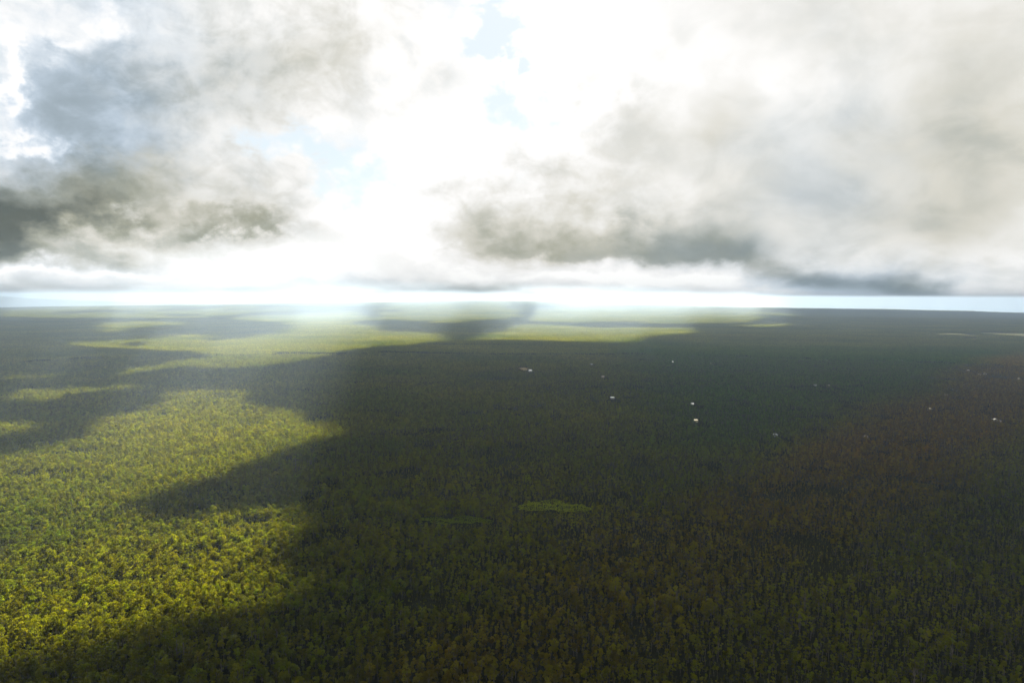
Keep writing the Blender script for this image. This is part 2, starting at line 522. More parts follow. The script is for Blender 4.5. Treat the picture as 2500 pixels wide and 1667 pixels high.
LOW_SPOTS = [
    (38.67, 713.5, 86.26, 30),
    (-51.9, 672.2, 84.84, 30),
    (508.4, 809.5, 32.96, 30),
    (38.05, 2118, 36.84, 60),
    (57.75, 2064, 20.15, 113.4),
    (273.6, 2295, 18.46, 120.5),
    (578.7, 2393, 16, 123.5),
    (702.9, 2339, 16, 121.8),
    (233.8, 1532, 18.5, 97.25),
    (391.8, 1429, 16.18, 94.11),
    (344.6, 1226, 16, 87.95),
    (262.8, 1910, 17.05, 108.8),
    (1384, 2982, 20.97, 141.4),
    (1175, 2493, 19.18, 126.5),
    (799, 1741, 16, 103.6),
    (825.9, 1725, 16, 103.1),
    (1665, 2526, 20.85, 127.5),
    (1620, 2504, 17.68, 126.8),
    (1431, 2452, 28.05, 125.2),
    (1698, 2425, 24.88, 124.4),
    (1567, 2641, 18.1, 131),
    (1439, 2095, 17.73, 114.4),
    (1412, 2002, 16, 111.6),
    (1437, 2014, 16, 111.9),
    (1461, 1911, 18.23, 108.8),
    (1209, 1772, 18.73, 104.6),
    (1021, 1548, 16.69, 97.75),
    (866.8, 1363, 16, 92.11),
    (922.1, 1254, 16, 88.79),
    (921.7, 1242, 16, 88.41),
    (446.6, 1107, 16, 84.31),
    (591.7, 1093, 16, 83.87),
    (186.3, 1506, 14, 70),
    (219.8, 1520, 14, 70),
    (585.2, 2292, 14, 70),
]
FERN_SPOTS = [
    (38.67, 738.8, 86.26, 40.74, 0, 'bright green fern clearing, larger of the two in the middle of the shaded forest'),
    (-51.9, 687.1, 84.84, 19.82, 0, 'narrow bright green fern strip left of the larger middle clearing'),
    (508.4, 830.1, 32.96, 31.21, 0, 'small yellow-green fern patch in the dark forest at right'),
]
FAR_FIELDS = [
    (3405, 4605, 319.9, 687.1, 0),
    (3006, 4597, 178.7, 364.9, 0),
    (2828, 4107, 85.52, 207.3, 0),
    (2996, 4213, 61.52, 145.8, 0),
]
SOIL_SPOTS = [
    (38.05, 2179, 33.49, 71.87, 0),
]
HOUSES = [
    (57.8, 2114, 10.1, 8.1, 3.4, 1.95, 4, 'white', 'shed', 'white-roofed house beside a tan patch of bare soil'),
    (273.6, 2350, 8.5, 7, 3.4, 1.68, 20, 'white', 'shed', 'white-roofed house right of and beyond the tan soil patch'),
    (578.7, 2449, 6, 7, 3.4, 1.68, 0, 'white', 'hip', 'small white house just beyond the first dark thicket of the middle forest'),
    (702.9, 2395, 6, 7, 3.4, 1.68, 10, 'cream', 'shed', 'tiny cream-roofed house among dark trees'),
    (233.8, 1575, 8.5, 7, 3.4, 1.68, 0, 'grey', 'shed', 'long pale grey roof beside two yellow-green trees'),
    (391.8, 1470, 6.2, 7, 3.4, 1.68, -14, 'white', 'shed', 'bright white square roof alone in the dark green middle forest'),
    (344.6, 1265, 6, 7, 3.4, 1.68, 5, 'cream', 'shed', 'small pale roof below the bright white square roof'),
    (262.8, 1959, 7.1, 7, 3.4, 1.68, 0, 'tan', 'gable', 'faint tan-grey roof above the long pale grey roof'),
    (1384, 3047, 11, 8.8, 3.4, 2.11, 8, 'grey', 'gable', 'faint grey roof farthest off among the middle right houses'),
    (1176, 2551, 9.2, 7.3, 3.4, 1.76, -5, 'white', 'shed', 'white roof standing just below a faint grey roof'),
    (799, 1788, 6, 7, 3.4, 1.68, 0, 'white', 'shed', 'bright white small roof in the shaded green forest right of centre'),
    (825.9, 1771, 6, 7, 3.4, 1.68, 0, 'tan', 'hip', 'faint tan roof right beside a bright white small roof'),
    (1665, 2584, 10.9, 8.7, 3.4, 2.08, 0, 'white', 'shed', 'brightest white house below the pale pasture at right'),
    (1620, 2562, 7.7, 7, 3.4, 1.68, 0, 'grey', 'gable', 'faint grey shed just left of the brightest white house'),
    (1431, 2507, 18, 12, 3.4, 2.6, 4, 'grey', 'shed', 'long low grey roof left of the brightest white house'),
    (1698, 2480, 14.9, 11.9, 3.4, 2.6, -3, 'grey', 'shed', 'long low grey roof right of the brightest white house'),
    (1567, 2701, 8.1, 7, 3.4, 1.68, 0, 'tan', 'hip', 'small tan roof just beyond the long low grey roof'),
    (1439, 2146, 7.7, 7, 3.4, 1.68, 6, 'tan', 'gable', 'small tan roof upper left of a close pair of tiny roofs'),
    (1412, 2052, 6, 7, 3.4, 1.68, 0, 'cream', 'shed', 'left roof of a close pair of tiny pale roofs'),
    (1437, 2064, 6, 7, 3.4, 1.68, 0, 'white', 'hip', 'right roof of a close pair of tiny pale roofs'),
    (1461, 1960, 8.2, 7, 3.4, 1.68, -8, 'cream', 'shed', 'pale roof nearest the right edge of the view'),
    (1209, 1819, 8.7, 7, 3.4, 1.68, 10, 'cream', 'shed', 'cream roof standing alone in the reddish band at right'),
    (1021, 1592, 6.7, 7, 3.4, 1.68, 0, 'tan', 'gable', 'dull tan roof in the reddish band below the lone cream roof'),
    (866.8, 1404, 6, 7, 3.4, 1.68, 12, 'cream', 'hip', 'pale roof at the border of green forest and reddish band'),
    (922.1, 1293, 6, 7, 3.4, 1.68, -20, 'white', 'gable', 'larger roof of the nearest pair at right'),
    (921.7, 1280, 6, 7, 3.4, 1.68, 0, 'tan', 'hip', 'smaller tan roof of the nearest pair at right'),
    (446.6, 1144, 6, 7, 3.4, 1.68, 0, 'grey', 'shed', 'small grey roof alone in dark green forest, nearest of the middle houses'),
    (591.7, 1129, 6, 7, 3.4, 1.68, 0, 'tan', 'hip', 'low tan roof at the near edge of the reddish band'),
]
SHRUBS = [
    (186.3, 1536, 1.5, 'yellow-green leafy tree, left one of two near the long grey roof'),
    (219.8, 1550, 1.3, 'yellow-green leafy tree close beside the long pale grey roof'),
    (585.2, 2322, 1.2, 'lone yellowish leafy tree between the tiny white and cream houses'),
]

def patch_outline(x, y, w, d, turn, seed, n=36):
    rng = np.random.default_rng(seed)
    t = np.linspace(0, 2 * math.pi, n, endpoint=False)
    ph = rng.random(4) * 6.3
    k = 1 + 0.20 * np.sin(2 * t + ph[0]) + 0.16 * np.sin(3 * t + ph[1]) + 0.12 * np.sin(5 * t + ph[2]) + 0.08 * np.sin(8 * t + ph[3])
    px, py = w / 2 * k * np.cos(t), d / 2 * k * np.sin(t)
    return x + px * math.cos(turn) - py * math.sin(turn), y + px * math.sin(turn) + py * math.cos(turn), k


def sheet(name, x, y, w, d, turn, seed, mat, lift, **props):
    ox, oy, _ = patch_outline(x, y, w, d, turn, seed)
    vv, ff = [], []
    rings = 6
    for i in range(1, rings + 1):
        for a, b in zip(ox, oy):
            q = i / rings
            vv.append((x + (a - x) * q, y + (b - y) * q))
    vv.append((x, y))
    vv = np.array(vv)
    n = len(ox)
    zz = ground_z(vv[:, 0], vv[:, 1]) + lift
    loops, sizes = [], []
    for i in range(rings - 1):
        for j in range(n):
            loops += [i * n + j, i * n + (j + 1) % n, (i + 1) * n + (j + 1) % n, (i + 1) * n + j][::-1]
            sizes.append(4)
    for j in range(n):
        loops += [rings * n, j, (j + 1) % n]
        sizes.append(3)
    me = mesh_from(name, np.column_stack([vv, zz]), loops, sizes, [mat], True)
    return link(name, me, **props)


def in_patch(px, py, x, y, w, d, turn, grow=1.0, ragged=0.3):
    ux, uy = px - x, py - y
    a = ux * math.cos(turn) + uy * math.sin(turn)
    b = -ux * math.sin(turn) + uy * math.cos(turn)
    wob = 1 + ragged * fbm(px, py, 22, 3)
    return (a / (w / 2 * grow)) ** 2 + (b / (d / 2 * grow)) ** 2 < wob


# ------------------------------------------------------------------ trees
def crown_quads(rng, kind, n_leaf, leaf, spread=1.0):
    """leaf clumps: small quads spread through several lobes; the tree is about 8 m tall"""
    if kind == 'round':
        n_lobe = rng.integers(6, 10); rx = 2.6; z0, z1 = 2.5, 8.2; lr = (0.9, 1.6)
    elif kind == 'slim':
        n_lobe = rng.integers(5, 8); rx = 1.35; z0, z1 = 2.2, 9.4; lr = (0.6, 1.1)
    else:                                   # thin, half bare
        n_lobe = rng.integers(4, 7); rx = 1.9; z0, z1 = 3.5, 9.0; lr = (0.45, 0.8)
    lobes = []
    for i in range(n_lobe):
        a = rng.random() * 6.283; q = math.sqrt(rng.random()) * rx
        h = rng.random()
        q *= 1 - 0.45 * h
        lobes.append((q * math.cos(a), q * math.sin(a), z0 + (z1 - z0) * h - 0.4, rng.uniform(*lr)))
    lobes = np.array(lobes)
    w = lobes[:, 3] ** 2
    pick = rng.choice(n_lobe, n_leaf, p=w / w.sum())
    d = rng.normal(size=(n_leaf, 3)); d /= np.linalg.norm(d, axis=1)[:, None]
    d[:, 2] = np.where(d[:, 2] < -0.3, -d[:, 2] * 0.6, d[:, 2])
    r = lobes[pick, 3] * rng.uniform(0.72, 1.08, n_leaf)
    c = lobes[pick, :3] + d * r[:, None] * np.array([1, 1, 0.8])
    nrm = d + rng.normal(size=(n_leaf, 3)) * 0.55
    nrm /= np.linalg.norm(nrm, axis=1)[:, None]
    ref = rng.normal(size=(n_leaf, 3))
    t1 = np.cross(nrm, ref); t1 /= np.linalg.norm(t1, axis=1)[:, None] + 1e-6
    t2 = np.cross(nrm, t1)
    s = leaf * rng.uniform(0.6, 1.35, n_leaf)[:, None]
    k = rng.uniform(0.6, 1.3, (4, n_leaf, 1))
    v = np.stack([c + t1 * s * k[0], c + t2 * s * k[1], c - t1 * s * k[2], c - t2 * s * k[3]], 1).reshape(-1, 3)
    q = np.arange(4 * n_leaf).reshape(-1, 4)
    return v, q, lobes


def tube(p0, p1, r0, r1, sides=5):
    p0, p1 = np.array(p0, float), np.array(p1, float)
    ax = p1 - p0; ax /= np.linalg.norm(ax)
    s = np.cross(ax, (0.31, 0.9, 0.2)); s /= np.linalg.norm(s)
    t = np.cross(ax, s)
    a = np.linspace(0, 6.2832, sides, endpoint=False)
    ring = np.cos(a)[:, None] * s + np.sin(a)[:, None] * t
    v = np.concatenate([p0 + ring * r0, p1 + ring * r1])
    q = np.array([(i, (i + 1) % sides, sides + (i + 1) % sides, sides + i) for i in range(sides)])
    return v, q


def trunk_quads(rng, lobes, kind, sides=5):
    parts = []
    top = lobes[:, 2].max() + (0.9 if kind == 'bare' else 0.1)
    bend = rng.normal(size=2) * 0.35
    mid = np.array([bend[0], bend[1], top * 0.5])
    tip = np.array([bend[0] * 0.4, bend[1] * 0.4, top])
    parts.append(tube((0, 0, -1.0), mid, 0.26, 0.17, sides))
    parts.append(tube(mid, tip, 0.17, 0.05, sides))
    for l in lobes:
        h = l[2] * rng.uniform(0.45, 0.7)
        base = mid * (h / mid[2]) if h < mid[2] else mid + (tip - mid) * ((h - mid[2]) / (tip[2] - mid[2]))
        parts.append(tube(base, l[:3] + np.array([0, 0, 0.5 if kind == 'bare' else 0]), 0.10, 0.035, 3 if sides < 5 else 4))
    vs_, qs_, o = [], [], 0
    for v, q in parts:
        vs_.append(v); qs_.append(q + o); o += len(v)
    return np.concatenate(vs_), np.concatenate(qs_)


# source meshes of the forest: kept in a collection of their own, used through the forest's instances only
KINDS = ['round', 'round', 'round', 'round', 'slim', 'slim', 'slim', 'bare', 'bare']
src = bpy.data.collections.new('tree_kinds')
near_meshes = []
for i, kd in enumerate(KINDS):
    rng = np.random.default_rng(100 + i)
    n_leaf = {'round': 210, 'slim': 150, 'bare': 90}[kd]
    v, q, lobes = crown_quads(rng, kd, n_leaf, 0.42 if kd != 'bare' else 0.34)
    tv, tq = trunk_quads(rng, lobes, kd, 4)
    me = quads_mesh('tree_kind', np.concatenate([v, tv]), np.concatenate([q, tq + len(v)]), [M_LEAF, M_BARK])
    mi = np.zeros(len(me.polygons), np.int32); mi[len(q):] = 1
    me.polygons.foreach_set('material_index', mi)
    o = bpy.data.objects.new('kind_%02d_tree' % i, me)
    src.objects.link(o)
    # finer crown and trunk as separate meshes for the individual trees
    rng = np.random.default_rng(300 + i)
    v, q, lobes = crown_quads(rng, kd, int(n_leaf * 2.4), 0.30 if kd != 'bare' else 0.25)
    tv, tq = trunk_quads(rng, lobes, kd, 6)
    near_meshes.append((quads_mesh('crown', v, q, [M_LEAF]), quads_mesh('trunk', tv, tq, [M_BARK])))

SPACING = 4.1
PATCH = 100.0
N_PATCH = 5
small = [crown_quads(np.random.default_rng(500 + i), kd, 26 if kd == 'round' else 16, 1.0 if kd == 'round' else 0.8)[:2] for i, kd in enumerate(KINDS)]
for k in range(N_PATCH):
    rng = np.random.default_rng(700 + k)
    g = int(PATCH / SPACING)
    cx, cyy = np.meshgrid((np.arange(g) + 0.5) * PATCH / g - PATCH / 2, (np.arange(g) + 0.5) * PATCH / g - PATCH / 2)
    cx = cx.ravel() + rng.uniform(-2, 2, g * g); cyy = cyy.ravel() + rng.uniform(-2, 2, g * g)
    av, aq, tones, o = [], [], [], 0
    for x, y in zip(cx, cyy):
        kd = rng.integers(len(KINDS)); v, q = small[kd]
        s = rng.uniform(0.52, 1.08); a = rng.random() * 6.28
        ca, sa = math.cos(a) * s, math.sin(a) * s
        av.append(np.stack([v[:, 0] * ca - v[:, 1] * sa + x, v[:, 0] * sa + v[:, 1] * ca + y, v[:, 2] * s * rng.uniform(0.85, 1.15)], 1))
        tones.append(np.full(len(v), rng.random()))
        aq.append(q + o); o += len(v)
    me = quads_mesh('grove', np.concatenate(av), np.concatenate(aq), [M_GROVE])
    me.attributes.new('tone', 'FLOAT', 'POINT').data.foreach_set('value', np.concatenate(tones).astype(np.float32))
    src.objects.link(bpy.data.objects.new('kind_%02d_grove' % (len(KINDS) + k), me))

# positions of single trees out to 2.3 km
rng = np.random.default_rng(11)
NEAR_R, FAR_R, HALF = 2800.0, 15800.0, math.radians(44)
g = np.arange(-NEAR_R, NEAR_R, SPACING)
TX, TY = np.meshgrid(g, np.arange(150, NEAR_R + SPACING, SPACING))
TX = (TX + rng.uniform(-0.46, 0.46, TX.shape) * SPACING).ravel()
TY = (TY + rng.uniform(-0.46, 0.46, TY.shape) * SPACING).ravel()
keep = (np.hypot(TX, TY) < NEAR_R) & (np.abs(np.arctan2(TX, TY)) < HALF)
gap = fbm(TX, TY, 45, 3)
TX, TY, gap = TX[keep], TY[keep], gap[keep]
n = len(TX)
size = 0.85 * (rng.uniform(0.5, 1.2, n) + 0.6 * (rng.random(n) > 0.965)) * (1 + 0.16 * fbm(TX, TY, 120, 2) + 0.22 * fbm(TX, TY, 22, 2))
tall = rng.uniform(0.85, 1.4, n)
# round crowns in the west, slender and half bare ones in the middle and east
west = np.clip(0.50 - TX / (0.9 * TY + 200) + 0.5 * fbm(TX, TY, 260, 3), 0.10, 0.92)
u = rng.random(n)
kind = np.where(u < west, rng.integers(0, 4, n), np.where(rng.random(n) < 0.68, rng.integers(4, 7, n), rng.integers(7, 9, n)))
low = np.zeros(n, bool)
drop = np.zeros(n, bool)
for (x, y, w, d, t) in OPEN_SPOTS:
    drop |= in_patch(TX, TY, x, y, w, d, t, 1.0, 0.9 if w > 40 and y < 1000 else 0.3) & (rng.random(n) > (0.12 if w > 40 and y < 1000 else 0.0))
for (x, y, w, d) in LOW_SPOTS:
    low |= in_patch(TX, TY, x, y, w, d, 0.0, 1.0)
size = np.where(low, size * 0.33, size)
size = np.where(gap < -0.75 + 0.35 * rng.random(n), size * 0.42, size)     # gaps filled with saplings
TX, TY, size, tall, kind = (a[~drop] for a in (TX, TY, size, tall, kind))
TZ = ground_z(TX, TY)
turn = rng.random(len(TX)) * 6.283

# the 300 trees that show largest: in view and nearest the camera
fwd = np.array([0, math.cos(math.radians(PITCH)), -math.sin(math.radians(PITCH))])
upv = np.array([0, math.sin(math.radians(PITCH)), math.cos(math.radians(PITCH))])
P = np.stack([TX, TY, TZ + 6 * size - CAM_Z], 1)
df = P @ fwd
sx_, sy_ = P[:, 0] / df, (P @ upv) / df
seen = (np.abs(sx_) < 0.742) & (sy_ > -0.492)
span = np.where(seen & (size > 0.5), size * tall * np.where(kind < 4, 1.15, 0.9) / np.linalg.norm(P, axis=1), 0)
own = np.argsort(-span)[:300]
TREE_LABELS = {
    'round': ('round-crowned forest tree', 'broad rounded olive-green crown tree at the near edge of the forest', 'round-crowned trees nearest the viewer'),
    'slim': ('slender forest tree', 'tall slender dark green tree at the near edge of the forest', 'slender trees nearest the viewer'),
    'bare': ('half bare forest tree', 'thin half-bare tree with pale grey branches at the near forest edge', 'half-bare trees nearest the viewer')}
for i in own:
    kd = KINDS[kind[i]]
    root = bpy.data.objects.new('tree', None)
    col.objects.link(root)
    root.empty_display_size = 1.0
    root.location = (TX[i], TY[i], TZ[i])
    root.rotation_euler = (0, 0, turn[i])
    root.scale = (size[i], size[i], size[i] * tall[i])
    root['label'], root['category'], root['group'] = TREE_LABELS[kd][1], 'tree', TREE_LABELS[kd][2]
    cm, tm = near_meshes[kind[i]]
    for nm, me in (('crown', cm), ('trunk', tm)):
        o = bpy.data.objects.new(nm, me)
        col.objects.link(o)
        o.parent = root
rest = np.ones(len(TX), bool)
rest[own] = False

# groves farther out
g = np.arange(-FAR_R, FAR_R, PATCH)
FX, FY = np.meshgrid(g, np.arange(0, FAR_R, PATCH))
FX, FY = FX.ravel(), FY.ravel()
rr = np.hypot(FX, FY)
keep = (rr > NEAR_R + 50) & (rr < FAR_R) & (np.abs(np.arctan2(FX, FY)) < HALF)
FX, FY = FX[keep], FY[keep]
for (x, y, w, d, t) in FAR_FIELDS:
    k = in_patch(FX, FY, x, y, w, d, t, 1.15)
    FX, FY = FX[~k], FY[~k]
# the ring between the single trees and the groves is closed with single trees cut from the same grid
FZ = ground_z(FX, FY)
pts = np.concatenate([np.stack([TX, TY, TZ], 1)[rest], np.stack([FX, FY, FZ], 1)])
kidx = np.concatenate([kind[rest], len(KINDS) + rng.integers(0, N_PATCH, len(FX))]).astype(np.int32)
turns = np.concatenate([turn[rest], rng.integers(0, 4, len(FX)) * (math.pi / 2)]).astype(np.float32)
scl = np.concatenate([np.stack([size, size, size * tall], 1)[rest], np.tile([1.04, 1.04, 1.0], (len(FX), 1))]).astype(np.float32)
me = bpy.data.meshes.new('forest')
me.vertices.add(len(pts)); me.vertices.foreach_set('co', pts.astype(np.float32).ravel())
me.attributes.new('kind_index', 'INT', 'POINT').data.foreach_set('value', kidx)
me.attributes.new('turn', 'FLOAT', 'POINT').data.foreach_set('value', turns)
me.attributes.new('stretch', 'FLOAT_VECTOR', 'POINT').data.foreach_set('vector', scl.ravel())
forest = link('forest', me, kind='stuff', label='dense native forest covering the whole plain to the horizon')
print('trees', len(TX), 'groves', len(FX))


def scatter_modifier(obj, coll):
    ng = bpy.data.node_groups.new('planting', 'GeometryNodeTree')
    ng.interface.new_socket('Geometry', in_out='INPUT', socket_type='NodeSocketGeometry')
    ng.interface.new_socket('Geometry', in_out='OUTPUT', socket_type='NodeSocketGeometry')
    nd = ng.nodes
    gi, go = nd.new('NodeGroupInput'), nd.new('NodeGroupOutput')
    ci = nd.new('GeometryNodeCollectionInfo')
    ci.inputs['Collection'].default_value = coll
    ci.inputs['Separate Children'].default_value = True
    ci.inputs['Reset Children'].default_value = True
    ip = nd.new('GeometryNodeInstanceOnPoints')
    def attr(name, t):
        a = nd.new('GeometryNodeInputNamedAttribute')
        a.data_type = t
        a.inputs['Name'].default_value = name
        return a.outputs['Attribute']
    cx = nd.new('ShaderNodeCombineXYZ')
    er = nd.new('FunctionNodeEulerToRotation')
    L = ng.links.new
    L(gi.outputs[0], ip.inputs['Points'])
    L(ci.outputs[0], ip.inputs['Instance'])
    ip.inputs['Pick Instance'].default_value = True
    L(attr('kind_index', 'INT'), ip.inputs['Instance Index'])
    L(attr('turn', 'FLOAT'), cx.inputs[2])
    L(cx.outputs[0], er.inputs[0])
    L(er.outputs[0], ip.inputs['Rotation'])
    L(attr('stretch', 'FLOAT_VECTOR'), ip.inputs['Scale'])
    L(ip.outputs[0], go.inputs[0])
    md = obj.modifiers.new('planting', 'NODES')
    md.node_group = ng


scatter_modifier(forest, src)

# ------------------------------------------------------------------ fern clearings, fields, soil
for i, (x, y, w, d, t, label) in enumerate(FERN_SPOTS):
    rng = np.random.default_rng(40 + i)
    nq = int(w * d * 2.6)
    px = rng.uniform(-0.5, 0.5, nq) * w * 1.25 + x; py = rng.uniform(-0.5, 0.5, nq) * d * 1.25 + y
    k = in_patch(px, py, x, y, w, d, t, 1.0, 0.9 if w > 40 else 0.3)
    px, py = px[k], py[k]
    nq = len(px)
    hgt = 1.6 + 1.6 * fbm(px, py, 11, 3)
    c = np.stack([px, py, ground_z(px, py) + np.maximum(hgt, 0.15) + rng.uniform(-0.2, 0.2, nq)], 1)
    nr_ = rng.normal(size=(nq, 3)) * 0.5 + np.array([0, -0.25, 1.0])
    nr_ /= np.linalg.norm(nr_, axis=1)[:, None]
    t1 = np.cross(nr_, rng.normal(size=(nq, 3))); t1 /= np.linalg.norm(t1, axis=1)[:, None]
    t2 = np.cross(nr_, t1)
    s = rng.uniform(0.25, 0.75, nq)[:, None]
    v = np.stack([c + t1 * s, c + t2 * s * 0.7, c - t1 * s, c - t2 * s * 0.7], 1).reshape(-1, 3)
    link('ferns', quads_mesh('ferns', v, np.arange(4 * nq).reshape(-1, 4), [M_FERN]), kind='stuff', label=label)
for i, (x, y, w, d, t) in enumerate(FAR_FIELDS):
    sheet('field', x, y, w, d, t, 60 + i, M_PASTURE, 0.3, kind='structure')
for i, (x, y, w, d, t) in enumerate(SOIL_SPOTS):
    sheet('soil', x, y, w, d, t, 80 + i, M_SOIL, 0.15, kind='structure')

# ------------------------------------------------------------------ houses
def house_meshes(w, d, h, rise, tone, style):
    x, y = w / 2, d / 2
    v = [(-x, -y, -1.5), (x, -y, -1.5), (x, y, -1.5), (-x, y, -1.5), (-x, -y, h), (x, -y, h), (x, y, h), (-x, y, h)]
    f = [(0, 1, 5, 4), (1, 2, 6, 5), (2, 3, 7, 6), (3, 0, 4, 7), (3, 2, 1, 0), (4, 5, 6, 7)]
    wall = quads_mesh('wall', v, f, [M_WALL[tone]])
    e = 0.6
    X, Y = x + e, y + e
    th = 0.18
    b = h + 0.003
    if style == 'gable':
        lo = [(-X, -Y, b), (X, -Y, b), (X, 0, b + rise), (-X, 0, b + rise), (-X, Y, b), (X, Y, b)]
        hi = [(p[0], p[1], p[2] + th) for p in lo]
        v = lo + hi
        f = [(6, 7, 8, 9), (9, 8, 11, 10), (3, 2, 1, 0), (4, 5, 2, 3), (0, 1, 7, 6), (5, 4, 10, 11),
             (0, 6, 9, 3), (3, 9, 10, 4), (1, 2, 8, 7), (2, 5, 11, 8)]
        roof = quads_mesh('roof', v, f, [M_ROOF[tone]])
    elif style == 'hip':
        k = max(X - Y, 0.8)
        v = [(-X, -Y, b), (X, -Y, b), (X, Y, b), (-X, Y, b), (-k, 0, b + rise), (k, 0, b + rise)]
        roof = mesh_from('roof', v, [0, 1, 5, 4, 2, 3, 4, 5, 1, 2, 5, 3, 0, 4, 3, 2, 1, 0], [4, 4, 3, 3, 4], [M_ROOF[tone]])
    else:                                   # low single slope falling to the south
        lo = [(-X, -Y, b), (X, -Y, b), (X, Y, b + 0.24 * Y), (-X, Y, b + 0.24 * Y)]
        v = lo + [(p[0], p[1], p[2] + th) for p in lo]
        f = [(4, 5, 6, 7), (3, 2, 1, 0), (0, 1, 5, 4), (1, 2, 6, 5), (2, 3, 7, 6), (3, 0, 4, 7)]
        roof = quads_mesh('roof', v, f, [M_ROOF[tone]])
    return wall, roof


for (x, y, w, d, h, rise, turn_, tone, style, label) in HOUSES:
    root = bpy.data.objects.new('house', None)
    col.objects.link(root)
    root.location = (x, y, float(ground_z(x, y)))
    root.rotation_euler = (0, 0, math.radians(turn_))
    root['label'], root['category'], root['group'] = label, 'house', 'houses scattered in the forest'
    wm, rm = house_meshes(w, d, h, rise, tone, style)
    for nm, me in (('wall', wm), ('roof', rm)):
        o = bpy.data.objects.new(nm, me)
        col.objects.link(o)
        o.parent = root

# bright shrubs beside the long house
v, q, lobes = crown_quads(np.random.default_rng(77), 'round', 500, 0.30)
tv, tq = trunk_quads(np.random.default_rng(77), lobes, 'round', 6)
shrub_meshes = (('crown', quads_mesh('crown', v, q, [M_FERN])), ('trunk', quads_mesh('trunk', tv, tq, [M_BARK])))
for (x, y, s, label) in SHRUBS:
    root = bpy.data.objects.new('leafy_tree', None)
    col.objects.link(root)
    root.location = (x, y, float(ground_z(x, y)))
    root.rotation_euler = (0, 0, x)
    root.scale = (s, s, s * 0.8)
    root['label'], root['category'] = label, 'tree'
    for nm, me in shrub_meshes:
        o = bpy.data.objects.new(nm, me)
        col.objects.link(o)
        o.parent = root

# ------------------------------------------------------------------ unseen cloud decks, added and shaped to shade the forest
def vapour(name, through, shine):
    """added shade decks: scatter light on both sides; low tops pass more sun northward to lift the shade"""
    m, N = material(name)
    p = N.node('ShaderNodeNewGeometry').outputs['Position']
    c = N.ramp(N.noise(p, 0.002, 4.0), [(0.3, (0.74, 0.75, 0.77)), (0.7, (0.90, 0.90, 0.90))])
    t = N.node('ShaderNodeBsdfTranslucent')
    N.put(t.inputs[0], c)
    k = N.node('ShaderNodeMixShader')
    k.inputs[0].default_value = shine
    N.t.links.new(diffuse(N, c, 1.0), k.inputs[1]); N.t.links.new(t.outputs[0], k.inputs[2])
    g = N.node('ShaderNodeBsdfTransparent')
    k2 = N.node('ShaderNodeMixShader')
    k2.inputs[0].default_value = 0.0
    y = N.node('ShaderNodeSeparateXYZ')
    N.put(y.inputs[0], p)
    thin = N.smooth(N.m('MULTIPLY_ADD', N.noise(p, 0.0016, 4.0), 1500.0, y.outputs[1]), 4600.0, 6000.0, through[0], through[1])
    N.put(k2.inputs[0], thin)
    N.t.links.new(k.outputs[0], k2.inputs[1]); N.t.links.new(g.outputs[0], k2.inputs[2])
    finish(N, k2.outputs[0])
    return m


M_SHADE_DECK_LOW = [vapour('low_shade_deck_top', (0.0, 0.65), 0.5), vapour('low_shade_deck_base', (0.0, 0.0), 0.6)]
M_SHADE_DECK_HIGH = [vapour('high_shade_deck_top', (0.50, 0.50), 0.5), vapour('high_shade_deck_base', (0.0, 0.0), 0.7)]
SUNNY = [
    [(-1037, 855), (-708, 932), (-687, 1038), (-725, 1230), (-742, 1389), (-784, 1573), (-779, 1649), (-686, 1631), (-605, 1594), (-575, 1454), (-493, 1380), (-390, 1348), (-380, 1243), (-329, 1172), (-258, 1142), (-314, 1024), (-331, 959), (-346, 871), (-388, 815), (-423, 772), (-443, 719), (-384, 676), (-334, 682), (-299, 703), (-270, 725), (-221, 669), (-207, 600), (-198, 529), (-209, 489), (-239, 477), (-229, 442), (-236, 420), (-269, 412), (-290, 395), (-302, 390), (-445, 404)],
    [(-1210, 1120), (-889, 1175), (-816, 1152), (-779, 1113), (-804, 1061), (-1080, 999)],
    [(-1063, 1497), (-1048, 1591), (-988, 1521), (-1004, 1439)],
    [(-1381, 1832), (-1257, 1875), (-1218, 1808), (-1340, 1777)],
    [(-1102, 1860), (-1158, 2087), (-1130, 2263), (-1070, 2334), (-1139, 2556), (-1314, 2753), (-1453, 2734), (-1691, 2855), (-1968, 3030), (-2053, 3160), (-1989, 3360), (-1855, 3494), (-1938, 3909), (-1769, 3922), (-1448, 3255), (-1408, 3907), (-1533, 4939), (-1995, 5830), (-2588, 6583), (-3120, 7456), (-2614, 8609), (-2117, 9321), (-1546, 7668), (-1348, 5931), (-826, 4368), (-476, 4236), (-283, 3386), (-430, 3250), (-560, 3171), (-635, 3019), (-703, 2777), (-731, 2411), (-765, 2117), (-898, 2085), (-1041, 2083), (-1085, 1955)],
    [(-3299, 5424), (-3326, 6161), (-2722, 5716), (-2432, 4910), (-2376, 4247), (-2460, 4115)],
    [(-5980, 7974), (-4641, 8603), (-4002, 8086), (-4063, 7529), (-5485, 7312)],
    [(-213, 3359), (-164, 3887), (-50, 4821), (102, 5930), (441, 5580), (645, 5214), (1024, 5403), (1412, 5220), (1233, 4555), (807, 4011), (613, 3439), (376, 3383), (259, 3468), (9, 3455)],
    [(164, 6613), (406, 9997), (1094, 11177), (1532, 10752), (987, 6912), (596, 6076)],
    [(1122, 5984), (1921, 9924), (2803, 10897), (1921, 6492)],
    [(2049, 6641), (3408, 10834), (3821, 10639), (2496, 6942)],
    [(-1335, 6833), (-1672, 9161), (-1133, 10690), (-530, 10889), (89, 10165), (-90, 8659), (-863, 7680)],
    [(-1170, 1549), (-1109, 1636), (-1000, 1702), (-917, 1690), (-988, 1577), (-1043, 1454), (-1083, 1433)],
    [(1855, 5657), (2437, 6123), (2426, 5816), (2023, 5430)],
]
